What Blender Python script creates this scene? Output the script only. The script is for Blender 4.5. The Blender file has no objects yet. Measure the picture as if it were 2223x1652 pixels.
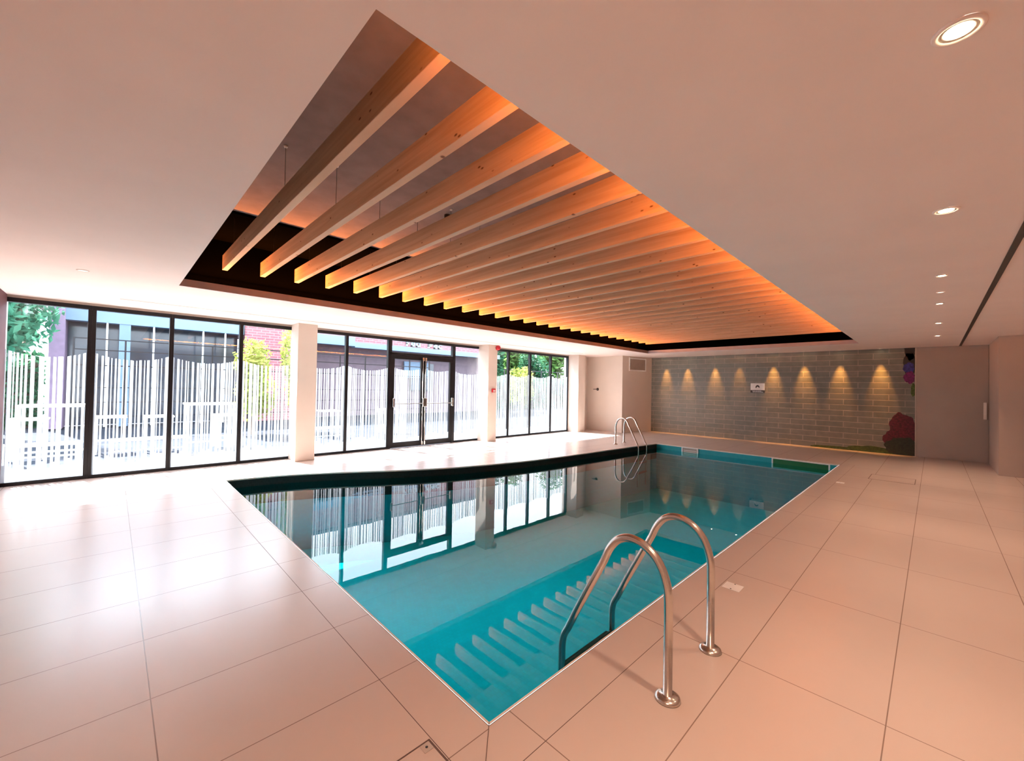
import bpy, bmesh, math, random
from mathutils import Vector, Matrix
from mathutils.geometry import tessellate_polygon
random.seed(7)
S = bpy.context.scene
COL = S.collection
PI = math.pi
H = 2.662          # ceiling height
WY = 7.588         # window plane
XF, XB = -2.33, 12.85
YR = -3.4
ZW = -0.135         # water level

# ------------------------------------------------------------------ materials
def new_mat(name):
    m = bpy.data.materials.new(name); m.use_nodes = True
    nt = m.node_tree
    for n in list(nt.nodes): nt.nodes.remove(n)
    out = nt.nodes.new('ShaderNodeOutputMaterial')
    return m, nt, out

def N(nt, t, **kw):
    n = nt.nodes.new(t)
    for k, v in kw.items():
        if k in n.inputs.keys(): n.inputs[k].default_value = v
        else: setattr(n, k, v)
    return n

def rgba(c): return (c[0], c[1], c[2], 1.0)

def plain(name, col, rough=0.6, metal=0.0, spec=0.5, vary=0.06, scale=6.0, bump=0.0, bscale=60.0, stretch=(1, 1, 1)):
    """principled surface with soft procedural tone variation"""
    m, nt, out = new_mat(name)
    b = N(nt, 'ShaderNodeBsdfPrincipled', Roughness=rough, Metallic=metal)
    b.inputs['Specular IOR Level'].default_value = spec
    tc = N(nt, 'ShaderNodeTexCoord')
    mp = N(nt, 'ShaderNodeMapping'); mp.inputs['Scale'].default_value = stretch
    nt.links.new(tc.outputs['Object'], mp.inputs['Vector'])
    no = N(nt, 'ShaderNodeTexNoise', Scale=scale, Detail=4.0)
    nt.links.new(mp.outputs[0], no.inputs['Vector'])
    cr = N(nt, 'ShaderNodeValToRGB')
    cr.color_ramp.elements[0].color = rgba([max(0, c * (1 - vary)) for c in col]); cr.color_ramp.elements[0].position = .3
    cr.color_ramp.elements[1].color = rgba([min(1, c * (1 + vary)) for c in col]); cr.color_ramp.elements[1].position = .7
    nt.links.new(no.outputs['Fac'], cr.inputs['Fac'])
    nt.links.new(cr.outputs['Color'], b.inputs['Base Color'])
    if bump:
        n2 = N(nt, 'ShaderNodeTexNoise', Scale=bscale, Detail=3.0)
        nt.links.new(mp.outputs[0], n2.inputs['Vector'])
        bp = N(nt, 'ShaderNodeBump', Strength=bump, Distance=0.01)
        nt.links.new(n2.outputs['Fac'], bp.inputs['Height'])
        nt.links.new(bp.outputs[0], b.inputs['Normal'])
    nt.links.new(b.outputs[0], out.inputs['Surface'])
    return m

def emit(name, col, strength):
    m, nt, out = new_mat(name)
    e = N(nt, 'ShaderNodeEmission', Strength=strength); e.inputs['Color'].default_value = rgba(col)
    nt.links.new(e.outputs[0], out.inputs['Surface'])
    return m

def tile_floor(name, col, lines, grout=(.30, .215, .18), rough=.26, spec=1.0):
    """stoneware slabs; lines = [(axis, offset, pitch, half width)]"""
    m, nt, out = new_mat(name)
    b = N(nt, 'ShaderNodeBsdfPrincipled', Roughness=rough)
    b.inputs['Specular IOR Level'].default_value = spec
    tc = N(nt, 'ShaderNodeTexCoord')
    sx = N(nt, 'ShaderNodeSeparateXYZ'); nt.links.new(tc.outputs['Object'], sx.inputs[0])
    acc = None
    for ax, off, pitch, hw in lines:
        a = N(nt, 'ShaderNodeMath', operation='ADD'); a.inputs[1].default_value = -off + pitch * 50
        nt.links.new(sx.outputs[ax], a.inputs[0])
        md = N(nt, 'ShaderNodeMath', operation='MODULO'); md.inputs[1].default_value = pitch
        nt.links.new(a.outputs[0], md.inputs[0])
        pp = N(nt, 'ShaderNodeMath', operation='PINGPONG'); pp.inputs[1].default_value = pitch / 2
        nt.links.new(md.outputs[0], pp.inputs[0])
        lt = N(nt, 'ShaderNodeMath', operation='LESS_THAN'); lt.inputs[1].default_value = hw
        nt.links.new(pp.outputs[0], lt.inputs[0])
        if acc is None: acc = lt
        else:
            mx = N(nt, 'ShaderNodeMath', operation='MAXIMUM')
            nt.links.new(acc.outputs[0], mx.inputs[0]); nt.links.new(lt.outputs[0], mx.inputs[1]); acc = mx
    no = N(nt, 'ShaderNodeTexNoise', Scale=2.2, Detail=6.0, Roughness=.65)
    nt.links.new(tc.outputs['Object'], no.inputs['Vector'])
    cr = N(nt, 'ShaderNodeValToRGB')
    cr.color_ramp.elements[0].color = rgba([c * .985 for c in col]); cr.color_ramp.elements[0].position = .3
    cr.color_ramp.elements[1].color = rgba([c * 1.015 for c in col]); cr.color_ramp.elements[1].position = .7
    nt.links.new(no.outputs['Fac'], cr.inputs['Fac'])
    mix = N(nt, 'ShaderNodeMix', data_type='RGBA')
    nt.links.new(acc.outputs[0], mix.inputs['Factor'])
    nt.links.new(cr.outputs['Color'], mix.inputs[6]); mix.inputs[7].default_value = rgba(grout)
    nt.links.new(mix.outputs[2], b.inputs['Base Color'])
    n3 = N(nt, 'ShaderNodeTexNoise', Scale=9.0, Detail=3.0)
    nt.links.new(tc.outputs['Object'], n3.inputs['Vector'])
    mr = N(nt, 'ShaderNodeMapRange'); mr.inputs[3].default_value = rough * .97; mr.inputs[4].default_value = rough * 1.03
    nt.links.new(n3.outputs['Fac'], mr.inputs[0]); nt.links.new(mr.outputs[0], b.inputs['Roughness'])
    bp = N(nt, 'ShaderNodeBump', Strength=.25, Distance=.004, invert=True)
    nt.links.new(acc.outputs[0], bp.inputs['Height']); nt.links.new(bp.outputs[0], b.inputs['Normal'])
    nt.links.new(b.outputs[0], out.inputs['Surface'])
    return m

def brick(name, c1, c2, mortar, bw, bh, ms, axes='yz', rough=.35, spec=.5, bump=.4, noise=.25):
    m, nt, out = new_mat(name)
    b = N(nt, 'ShaderNodeBsdfPrincipled', Roughness=rough)
    b.inputs['Specular IOR Level'].default_value = spec
    tc = N(nt, 'ShaderNodeTexCoord')
    sx = N(nt, 'ShaderNodeSeparateXYZ'); nt.links.new(tc.outputs['Object'], sx.inputs[0])
    cb = N(nt, 'ShaderNodeCombineXYZ')
    nt.links.new(sx.outputs['XYZ'.index(axes[0].upper())], cb.inputs[0])
    nt.links.new(sx.outputs['XYZ'.index(axes[1].upper())], cb.inputs[1])
    br = N(nt, 'ShaderNodeTexBrick', Scale=1.0)
    br.inputs['Color1'].default_value = rgba(c1); br.inputs['Color2'].default_value = rgba(c2); br.inputs['Mortar'].default_value = rgba(mortar)
    br.inputs['Brick Width'].default_value = bw; br.inputs['Row Height'].default_value = bh; br.inputs['Mortar Size'].default_value = ms
    nt.links.new(cb.outputs[0], br.inputs['Vector'])
    no = N(nt, 'ShaderNodeTexNoise', Scale=7.0, Detail=5.0)
    nt.links.new(tc.outputs['Object'], no.inputs['Vector'])
    mr = N(nt, 'ShaderNodeMapRange'); mr.inputs[3].default_value = 1 - noise; mr.inputs[4].default_value = 1 + noise
    nt.links.new(no.outputs['Fac'], mr.inputs[0])
    mu = N(nt, 'ShaderNodeVectorMath', operation='SCALE')
    nt.links.new(br.outputs['Color'], mu.inputs[0]); nt.links.new(mr.outputs[0], mu.inputs['Scale'])
    nt.links.new(mu.outputs[0], b.inputs['Base Color'])
    bp = N(nt, 'ShaderNodeBump', Strength=bump, Distance=.01, invert=True)
    nt.links.new(br.outputs['Fac'], bp.inputs['Height']); nt.links.new(bp.outputs[0], b.inputs['Normal'])
    nt.links.new(b.outputs[0], out.inputs['Surface'])
    return m

def wood(name):
    m, nt, out = new_mat(name)
    b = N(nt, 'ShaderNodeBsdfPrincipled', Roughness=.6)
    b.inputs['Specular IOR Level'].default_value = .3
    tc = N(nt, 'ShaderNodeTexCoord'); oi = N(nt, 'ShaderNodeObjectInfo')
    ad = N(nt, 'ShaderNodeVectorMath', operation='MULTIPLY_ADD')
    nt.links.new(oi.outputs['Random'], ad.inputs[0]); ad.inputs[1].default_value = (0, 37, 11)
    nt.links.new(tc.outputs['Object'], ad.inputs[2])
    mp = N(nt, 'ShaderNodeMapping'); mp.inputs['Scale'].default_value = (6, 1.1, 26)
    nt.links.new(ad.outputs[0], mp.inputs['Vector'])
    no = N(nt, 'ShaderNodeTexNoise', Scale=1.0, Detail=5.0, Distortion=.6)
    nt.links.new(mp.outputs[0], no.inputs['Vector'])
    cr = N(nt, 'ShaderNodeValToRGB')
    cr.color_ramp.elements[0].color = (.50, .32, .20, 1); cr.color_ramp.elements[0].position = .3
    cr.color_ramp.elements[1].color = (.64, .44, .295, 1); cr.color_ramp.elements[1].position = .7
    nt.links.new(no.outputs['Fac'], cr.inputs['Fac'])
    mk = N(nt, 'ShaderNodeMapping'); mk.inputs['Scale'].default_value = (5, 5.2, 11)
    nt.links.new(ad.outputs[0], mk.inputs['Vector'])
    vo = N(nt, 'ShaderNodeTexVoronoi', Scale=1.0); vo.inputs['Randomness'].default_value = 1.0
    nt.links.new(mk.outputs[0], vo.inputs['Vector'])
    kr = N(nt, 'ShaderNodeValToRGB')
    kr.color_ramp.elements[0].color = (1, 1, 1, 1); kr.color_ramp.elements[0].position = .045
    kr.color_ramp.elements[1].color = (0, 0, 0, 1); kr.color_ramp.elements[1].position = .10
    nt.links.new(vo.outputs['Distance'], kr.inputs['Fac'])
    mix = N(nt, 'ShaderNodeMix', data_type='RGBA')
    nt.links.new(kr.outputs['Color'], mix.inputs['Factor'])
    nt.links.new(cr.outputs['Color'], mix.inputs[6]); mix.inputs[7].default_value = (.16, .07, .035, 1)
    nt.links.new(mix.outputs[2], b.inputs['Base Color'])
    nt.links.new(b.outputs[0], out.inputs['Surface'])
    return m

def thin_fresnel(nt, ior):
    """Fresnel that reads the same from both sides of a thin sheet"""
    g = N(nt, 'ShaderNodeNewGeometry')
    mr = N(nt, 'ShaderNodeMapRange'); mr.inputs[3].default_value = ior; mr.inputs[4].default_value = 1.0 / ior
    nt.links.new(g.outputs['Backfacing'], mr.inputs[0])
    f = N(nt, 'ShaderNodeFresnel'); nt.links.new(mr.outputs[0], f.inputs['IOR'])
    return f

def glass_pane(name, tint=(.97, .985, 1.0)):
    m, nt, out = new_mat(name)
    fr = thin_fresnel(nt, 1.45)
    t = N(nt, 'ShaderNodeBsdfTransparent'); t.inputs['Color'].default_value = rgba(tint)
    g = N(nt, 'ShaderNodeBsdfGlossy', Roughness=.02)
    no = N(nt, 'ShaderNodeTexNoise', Scale=1.5)
    tc = N(nt, 'ShaderNodeTexCoord'); nt.links.new(tc.outputs['Object'], no.inputs['Vector'])
    bp = N(nt, 'ShaderNodeBump', Strength=.01, Distance=.01); nt.links.new(no.outputs['Fac'], bp.inputs['Height'])
    nt.links.new(bp.outputs[0], g.inputs['Normal'])
    mx = N(nt, 'ShaderNodeMixShader')
    nt.links.new(fr.outputs[0], mx.inputs[0]); nt.links.new(t.outputs[0], mx.inputs[1]); nt.links.new(g.outputs[0], mx.inputs[2])
    nt.links.new(mx.outputs[0], out.inputs['Surface'])
    return m

def water_mat():
    m, nt, out = new_mat('pool_water')
    tc = N(nt, 'ShaderNodeTexCoord')
    no = N(nt, 'ShaderNodeTexNoise', Scale=2.5, Detail=2.0)
    nt.links.new(tc.outputs['Object'], no.inputs['Vector'])
    bp = N(nt, 'ShaderNodeBump', Strength=.02, Distance=.02); nt.links.new(no.outputs['Fac'], bp.inputs['Height'])
    fr = thin_fresnel(nt, 1.33)
    t = N(nt, 'ShaderNodeBsdfTransparent'); t.inputs['Color'].default_value = (.14, .92, .96, 1)
    g = N(nt, 'ShaderNodeBsdfGlossy', Roughness=.0)
    nt.links.new(bp.outputs[0], g.inputs['Normal'])
    mx = N(nt, 'ShaderNodeMixShader')
    nt.links.new(fr.outputs[0], mx.inputs[0]); nt.links.new(t.outputs[0], mx.inputs[1]); nt.links.new(g.outputs[0], mx.inputs[2])
    nt.links.new(mx.outputs[0], out.inputs['Surface'])
    return m

def film_mat():
    m, nt, out = new_mat('white_film')
    d = N(nt, 'ShaderNodeBsdfDiffuse'); d.inputs['Color'].default_value = (.86, .89, .92, 1)
    t = N(nt, 'ShaderNodeBsdfTranslucent'); t.inputs['Color'].default_value = (.22, .245, .275, 1)
    no = N(nt, 'ShaderNodeTexNoise', Scale=30.0); tc = N(nt, 'ShaderNodeTexCoord')
    nt.links.new(tc.outputs['Object'], no.inputs['Vector'])
    mr = N(nt, 'ShaderNodeMapRange'); mr.inputs[3].default_value = .6; mr.inputs[4].default_value = .75
    nt.links.new(no.outputs['Fac'], mr.inputs[0])
    mx = N(nt, 'ShaderNodeMixShader')
    nt.links.new(mr.outputs[0], mx.inputs[0])
    nt.links.new(d.outputs[0], mx.inputs[1]); nt.links.new(t.outputs[0], mx.inputs[2])
    nt.links.new(mx.outputs[0], out.inputs['Surface'])
    return m

def foliage_mat(name, c1, c2, c3=None):
    m, nt, out = new_mat(name)
    b = N(nt, 'ShaderNodeBsdfDiffuse')
    t = N(nt, 'ShaderNodeBsdfTranslucent')
    no = N(nt, 'ShaderNodeTexNoise', Scale=1.6, Detail=4.0); tc = N(nt, 'ShaderNodeTexCoord')
    nt.links.new(tc.outputs['Object'], no.inputs['Vector'])
    cr = N(nt, 'ShaderNodeValToRGB')
    cr.color_ramp.elements[0].color = rgba(c1); cr.color_ramp.elements[0].position = .35
    cr.color_ramp.elements[1].color = rgba(c2); cr.color_ramp.elements[1].position = .6
    if c3:
        e = cr.color_ramp.elements.new(.68); e.color = rgba(c3)
    nt.links.new(no.outputs['Fac'], cr.inputs['Fac'])
    nt.links.new(cr.outputs['Color'], b.inputs['Color']); nt.links.new(cr.outputs['Color'], t.inputs['Color'])
    mx = N(nt, 'ShaderNodeMixShader', Fac=.4)
    nt.links.new(b.outputs[0], mx.inputs[1]); nt.links.new(t.outputs[0], mx.inputs[2])
    nt.links.new(mx.outputs[0], out.inputs['Surface'])
    return m

TILE = (.67, .56, .505)
GX = (0, .112, 1.197, .0024); GY = (1, -.025, .609, .0024)
M = dict(
    floor=tile_floor('pale_stoneware', TILE, [GX, GY]),
    coping_x=tile_floor('coping_stone_long', TILE, [GX]),
    coping_y=tile_floor('coping_stone_short', TILE, [GY]),
    grout=plain('dark_joint', (.13, .08, .065), .8),
    edge=plain('pale_edge_trim', (.80, .74, .68), .35),
    ceil=plain('ceiling_paint', (.90, .785, .74), .85, vary=.02, scale=2, spec=.2),
    wall=plain('wall_paint', (.70, .61, .54), .8, vary=.02, scale=2, spec=.2),
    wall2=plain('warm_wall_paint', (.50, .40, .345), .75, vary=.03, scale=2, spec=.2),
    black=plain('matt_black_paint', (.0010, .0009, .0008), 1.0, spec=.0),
    slab=plain('grey_soffit', (.26, .205, .20), .9, vary=.1, spec=.1),
    lip=plain('recess_lip_paint', (.40, .35, .37), .8, spec=.2),
    frame=plain('black_powder_coat', (.007, .006, .008), .4, spec=.3),
    glass=glass_pane('clear_glass'),
    film=film_mat(),
    wood=wood('knotty_softwood'),
    steel=plain('brushed_steel', (.63, .58, .54), .22, metal=1.0, vary=.05, stretch=(8, 8, 60)),
    wire=plain('steel_wire', (.12, .10, .09), .5, metal=.6),
    white=plain('white_plastic', (.88, .87, .85), .4),
    pwhite=plain('white_outdoor_paint', (.85, .86, .88), .4),
    rubber=plain('black_rubber', (.02, .02, .02), .6),
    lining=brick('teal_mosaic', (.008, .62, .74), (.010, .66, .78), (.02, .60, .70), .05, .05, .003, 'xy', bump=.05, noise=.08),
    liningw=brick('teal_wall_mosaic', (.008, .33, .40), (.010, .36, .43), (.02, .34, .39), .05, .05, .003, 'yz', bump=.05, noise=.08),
    shadeline=brick('shaded_wall_mosaic', (.010, .014, .012), (.014, .020, .018), (.02, .022, .02), .05, .05, .003, 'xz', rough=.5, spec=.2, bump=.05, noise=.1),  # backlit shade of the window-side pool wall put into the mosaic colour
    stone=brick('slate_strip_tile', (.165, .165, .140), (.205, .195, .165), (.36, .30, .24), .60, .150, .007, 'yz', rough=.38, bump=.5),
    panel=plain('satin_grey_panel', (.40, .325, .285), .10, vary=.05, scale=1.5),
    red=plain('red_plastic', (.55, .015, .03), .35),
    vent=plain('vent_metal', (.50, .42, .36), .5),
    dark=plain('dark_fitting', (.03, .025, .022), .5),
    water=water_mat(),
    patio=brick('dark_terrace_paving', (.020, .025, .036), (.026, .031, .042), (.014, .018, .026), .6, .6, .008, 'xy', rough=.9, spec=.1),
    redbrick=brick('red_brick', (0.269, 0.107, 0.118), (0.226, 0.086, 0.102), (0.279, 0.194, 0.205), .30, .10, .012, 'xz', rough=.9, spec=.1),
    mauve=plain('mauve_render', (0.136, 0.101, 0.122), .9, vary=.1),
    purple=plain('purple_brick_pier', (0.215, 0.151, 0.226), .9, vary=.12),
    fascia=plain('pale_blue_fascia', (0.116, 0.184, 0.272), .6, vary=.05),
    darkglass=plain('dark_glazing', (0.045, 0.054, 0.072), .12, vary=.3, scale=1.2),
    signtext=plain('pale_sign_letters', (.40, .52, .56), .5),
    bark=plain('bark', (.12, .08, .06), .9),
    leafA=foliage_mat('leaf_blossom', (0.022, 0.112, 0.067), (0.078, 0.235, 0.146), (0.420, 0.420, 0.403)),
    leafB=foliage_mat('leaf_green', (0.048, 0.144, 0.029), (0.144, 0.278, 0.077)),
    leafC=foliage_mat('leaf_yellow', (0.157, 0.202, 0.034), (0.370, 0.381, 0.112)),
    leafD=foliage_mat('leaf_dark', (0.019, 0.077, 0.038), (0.058, 0.163, 0.086)),
)

# ------------------------------------------------------------------ mesh helpers
def add_box(bm, x0, x1, y0, y1, z0, z1, bev=0.0, mi=0):
    vs = [bm.verts.new(p) for p in ((x0, y0, z0), (x1, y0, z0), (x1, y1, z0), (x0, y1, z0), (x0, y0, z1), (x1, y0, z1), (x1, y1, z1), (x0, y1, z1))]
    fs = []
    for i in ((0, 3, 2, 1), (4, 5, 6, 7), (0, 1, 5, 4), (1, 2, 6, 5), (2, 3, 7, 6), (3, 0, 4, 7)):
        f = bm.faces.new([vs[k] for k in i]); f.material_index = mi; fs.append(f)
    if bev:
        es = list({e for f in fs for e in f.edges})
        bmesh.ops.bevel(bm, geom=es, offset=bev, segments=2, affect='EDGES', profile=.5)

def add_quad(bm, pts, mi=0):
    f = bm.faces.new([bm.verts.new(p) for p in pts]); f.material_index = mi; return f

def add_lathe(bm, prof, c=(0, 0, 0), n=32, axis='z', mi=0):
    """revolve (r, h) profile"""
    rings = []
    for r, h in prof:
        ring = []
        for i in range(n):
            a = 2 * PI * i / n
            if axis == 'z': p = (c[0] + r * math.cos(a), c[1] + r * math.sin(a), c[2] + h)
            elif axis == 'y': p = (c[0] + r * math.cos(a), c[1] + h, c[2] + r * math.sin(a))
            else: p = (c[0] + h, c[1] + r * math.cos(a), c[2] + r * math.sin(a))
            ring.append(bm.verts.new(p))
        rings.append(ring)
    for a, b in zip(rings, rings[1:]):
        for i in range(n):
            f = bm.faces.new((a[i], a[(i + 1) % n], b[(i + 1) % n], b[i])); f.material_index = mi; f.smooth = True
    for ring in (rings[0], rings[-1]):
        f = bm.faces.new(ring); f.material_index = mi

def add_tube(bm, pts, r, n=16, mi=0):
    pts = [Vector(p) for p in pts]
    prev = None; rings = []
    for i, p in enumerate(pts):
        t = ((pts[min(i + 1, len(pts) - 1)] - p).normalized() + (p - pts[max(i - 1, 0)]).normalized())
        t = t.normalized()
        if prev is None:
            u = t.orthogonal().normalized()
        else:
            u = (prev - t * prev.dot(t)).normalized()
        prev = u; v = t.cross(u)
        rings.append([bm.verts.new(p + r * (math.cos(2 * PI * k / n) * u + math.sin(2 * PI * k / n) * v)) for k in range(n)])
    for a, b in zip(rings, rings[1:]):
        for k in range(n):
            f = bm.faces.new((a[k], a[(k + 1) % n], b[(k + 1) % n], b[k])); f.smooth = True; f.material_index = mi
    for ring in (rings[0], rings[-1]):
        f = bm.faces.new(ring); f.material_index = mi

def add_poly(bm, loops, z, mi=0, flip=False):
    """flat polygon with holes at height z"""
    ls = [[Vector((p[0], p[1], 0)) for p in l] for l in loops]
    flat = [bm.verts.new((p.x, p.y, z)) for l in ls for p in l]
    for t in tessellate_polygon(ls):
        try:
            f = bm.faces.new([flat[i] for i in t]); f.material_index = mi
            f.normal_update()
            if (f.normal.z > 0) == flip: f.normal_flip()
        except ValueError: pass

def mesh_obj(name, bm, mats, parent=None, smooth=False, loc=None):
    me = bpy.data.meshes.new(name)
    if not (isinstance(mats, (list, tuple))): mats = [mats]
    bmesh.ops.recalc_face_normals(bm, faces=bm.faces) if smooth == 'recalc' else None
    bm.to_mesh(me); bm.free()
    for m in mats: me.materials.append(m)
    o = bpy.data.objects.new(name, me); COL.objects.link(o)
    if loc: o.location = loc
    if parent: o.parent = parent
    return o

def boxes(*bs, bev=0.0):
    bm = bmesh.new()
    for b in bs: add_box(bm, *b, bev=bev)
    return bm

def empty(name, loc=(0, 0, 0), rz=0.0):
    o = bpy.data.objects.new(name, None); COL.objects.link(o)
    o.empty_display_size = .1; o.location = loc; o.rotation_euler = (0, 0, rz); return o

def tag(o, label, cat, group=None, kind=None):
    o['label'] = label; o['category'] = cat
    if group: o['group'] = group
    if kind: o['kind'] = kind
    return o

def copy_tree(root, loc=None):
    r = root.copy(); COL.objects.link(r)
    if loc is not None: r.location = loc
    for ch in list(root.children):
        c = ch.copy(); COL.objects.link(c); c.parent = r
        c.matrix_parent_inverse = ch.matrix_parent_inverse.copy()
        for g in list(ch.children):
            d = g.copy(); COL.objects.link(d); d.parent = c
            d.matrix_parent_inverse = g.matrix_parent_inverse.copy()
    return r

def smooth_curve(pts, n):
    """Catmull-Rom through pts"""
    P = [Vector((p[0], p[1], 0)) for p in pts]
    P = [2 * P[0] - P[1]] + P + [2 * P[-1] - P[-2]]
    out = []
    for i in range(1, len(P) - 2):
        for k in range(n):
            t = k / n
            a, b, c, d = P[i - 1:i + 3]
            q = .5 * ((2 * b) + (c - a) * t + (2 * a - 5 * b + 4 * c - d) * t * t + (3 * b - a - 3 * c + d) * t ** 3)
            out.append((q.x, q.y))
    out.append((P[-2].x, P[-2].y))
    return out

# ------------------------------------------------------------------ pool outline
curve = smooth_curve([(9.74, 4.03), (8.6, 4.13), (7.3, 4.22), (5.9, 4.31), (4.75, 4.45), (3.45, 4.77), (2.5, 5.16), (1.55, 5.68), (.75, 6.02), (.03, 6.16)], 4)
POOL = [(0, 0), (9.74, 0)] + curve            # counter-clockwise
NP = len(POOL)
def offset_loop(loop, d):
    out = []
    n = len(loop)
    for i in range(n):
        p0, p1, p2 = Vector(loop[i - 1]), Vector(loop[i]), Vector(loop[(i + 1) % n])
        a = (p1 - p0).normalized(); b = (p2 - p1).normalized()
        na = Vector((a.y, -a.x)); nb = Vector((b.y, -b.x))
        k = (na + nb); k = k / max(.2, k.dot(na))
        q = p1 + d * k
        out.append((q.x, q.y))
    return out
COPE = offset_loop(POOL, .24)

# ------------------------------------------------------------------ setting: floor, ceiling, walls
bm = bmesh.new()
add_poly(bm, [[(XF, YR), (XB, YR), (XB, WY), (XF, WY)], COPE[::-1]], 0.0)
o = mesh_obj('floor', bm, M['floor']); tag(o, 'large pale stoneware floor slabs around the pool', 'floor', kind='structure')

# coping ring
bm = bmesh.new()
E1 = offset_loop(POOL, .012); E2 = offset_loop(POOL, .016); E3 = offset_loop(POOL, .2365)
def ring(bm, A, B, z, mats):
    n = len(A)
    for i in range(n):
        j = (i + 1) % n
        mi = mats(i)
        f = add_quad(bm, [(A[i][0], A[i][1], z), (B[i][0], B[i][1], z), (B[j][0], B[j][1], z), (A[j][0], A[j][1], z)], mi)
side = lambda i: 1 if (i == 1 or i == NP - 1) else 0
ring(bm, POOL, E1, 0.001, lambda i: 3)
ring(bm, E1, E2, 0.0, lambda i: 2)
ring(bm, E2, E3, 0.0, side)
ring(bm, E3, COPE, 0.0, lambda i: 2)
ring(bm, [(p[0], p[1]) for p in POOL], POOL, 0.0, lambda i: 3) if False else None
for k, (s0, s1) in ((0, (-1, -1)), (1, (1, -1))):                    # mitre joints
    p = Vector(POOL[k]); q = Vector(COPE[k]); d = (q - p).normalized(); nrm = Vector((-d.y, d.x)) * .0016
    add_quad(bm, [(p.x + nrm.x, p.y + nrm.y, .0016), (q.x + nrm.x, q.y + nrm.y, .0016), (q.x - nrm.x, q.y - nrm.y, .0016), (p.x - nrm.x, p.y - nrm.y, .0016)], 2)
for i in range(NP):                                                  # inner lip of the edge
    j = (i + 1) % NP
    a, b = POOL[i], POOL[j]
    add_quad(bm, [(a[0], a[1], .001), (b[0], b[1], .001), (b[0], b[1], -.02), (a[0], a[1], -.02)], 3)
o = mesh_obj('pool_coping', bm, [M['coping_x'], M['coping_y'], M['grout'], M['edge']])
tag(o, 'pale mitred stone coping running round the pool edge', 'coping', kind='structure')

# pool shell
bm = bmesh.new()
ZP = -1.25
for i in range(NP):
    j = (i + 1) % NP
    a, b = POOL[i], POOL[j]
    curved = 2 <= i < NP - 1
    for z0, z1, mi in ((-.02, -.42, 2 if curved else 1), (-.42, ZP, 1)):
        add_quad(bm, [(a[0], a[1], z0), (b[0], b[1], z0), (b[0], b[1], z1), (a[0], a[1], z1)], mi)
add_poly(bm, [POOL], ZP, 0)
o = mesh_obj('pool_basin', bm, [M['lining'], M['liningw'], M['shadeline']])
tag(o, 'teal mosaic swimming pool basin with shade painted on the upper wall by the windows', 'swimming pool', kind='structure')
bm = bmesh.new(); add_poly(bm, [POOL], ZW)
o = mesh_obj('pool_water', bm, M['water']); tag(o, 'still teal water filling the swimming pool', 'water', kind='structure')

# ceiling with rectangular recess
RX0, RX1, RY0, RY1 = -.70, 11.0, -.195, 4.983
ZL, ZS = 2.752, 3.39
bm = bmesh.new()
add_poly(bm, [[(XF, YR), (XB, YR), (XB, WY + .15), (XF, WY + .15)], [(RX0, RY0), (RX0, RY1), (RX1, RY1), (RX1, RY0)]], H, 0, flip=True)
o = mesh_obj('ceiling', bm, M['ceil']); tag(o, 'plain pinkish plaster ceiling round the timber recess', 'ceiling', kind='structure')
bm = bmesh.new()
C4 = [(RX0, RY0), (RX1, RY0), (RX1, RY1), (RX0, RY1)]
def grow(c, d): return [(c[0][0] - d, c[0][1] - d), (c[1][0] + d, c[1][1] - d), (c[2][0] + d, c[2][1] + d), (c[3][0] - d, c[3][1] + d)]
G1, G2 = grow(C4, .018), grow(C4, .17)
for i in range(4):
    j = (i + 1) % 4
    for A, za, B, zb in ((C4, H, C4, ZL), (C4, ZL, G1, ZL), (G1, ZL, G1, 2.705), (G1, 2.705, G2, 2.705)):
        add_quad(bm, [(A[i][0], A[i][1], za), (A[j][0], A[j][1], za), (B[j][0], B[j][1], zb), (B[i][0], B[i][1], zb)])
o = mesh_obj('trim_1', bm, M['lip']); tag(o, 'mauve plaster lip framing the ceiling recess', 'trim', kind='structure')
bm = bmesh.new()
for i in range(4):
    j = (i + 1) % 4
    add_quad(bm, [(G2[i][0], G2[i][1], 2.705), (G2[j][0], G2[j][1], 2.705), (G2[j][0], G2[j][1], ZS), (G2[i][0], G2[i][1], ZS)])
o = mesh_obj('trim_2', bm, M['black']); tag(o, 'black side walls inside the ceiling recess', 'trim', kind='structure')
bm = boxes((G2[0][0], G2[1][0], G2[0][1], G2[2][1], ZS, ZS + .1))
o = mesh_obj('recess_ceiling', bm, M['slab']); tag(o, 'grey soffit above the timber beams in the recess', 'ceiling', kind='structure')
bm = boxes((G2[0][0] + .01, G2[1][0] - .01, 3.98, G2[2][1] - .01, ZS - .03, ZS - .001), (10.35, G2[1][0] - .01, G2[0][1] + .01, 3.98, ZS - .03, ZS - .001))  # added black panels stand for the shade on the soffit's window and far sides
o = mesh_obj('soffit_shade', bm, M['black']); tag(o, 'black panel added for the shade along the window side of the recess soffit', 'trim', kind='structure')

# walls
def wall(name, bm, mat, label):
    o = mesh_obj(name, bm, mat); tag(o, label, 'wall', kind='structure'); return o
wall('wall_front', boxes((XF - .15, XF, YR, WY + .15, 0, H)), plain('pale_end_wall', (.74, .64, .58), .7), 'pale end wall behind the camera, left of the first window')
o = mesh_obj('wall_shade_strip', boxes((XF, XF + .012, WY - .6, WY - .05, 0, H - .001)), plain('dark_red_shade', (.12, .03, .03), .6)); tag(o, 'dark red strip added for the shaded end wall left of the first window bay', 'trim', kind='structure')  # added strip, the end wall's shade is put into its dark red
wall('wall_right', boxes((XF, XB, YR - .15, YR, 0, H)), M['wall'], 'pinkish beige wall along the side opposite the windows')
wall('wall_back', boxes((XB, XB + .2, YR, WY + .15, 0, H)), M['stone'], 'long grey slate tiled end wall washed by small spotlights')
bm = boxes((10.9, XB - .001, YR, -2.26, 0, H))
wall('wall_corner', bm, M['wall2'], 'brownish wall block at the far right corner of the room')
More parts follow.
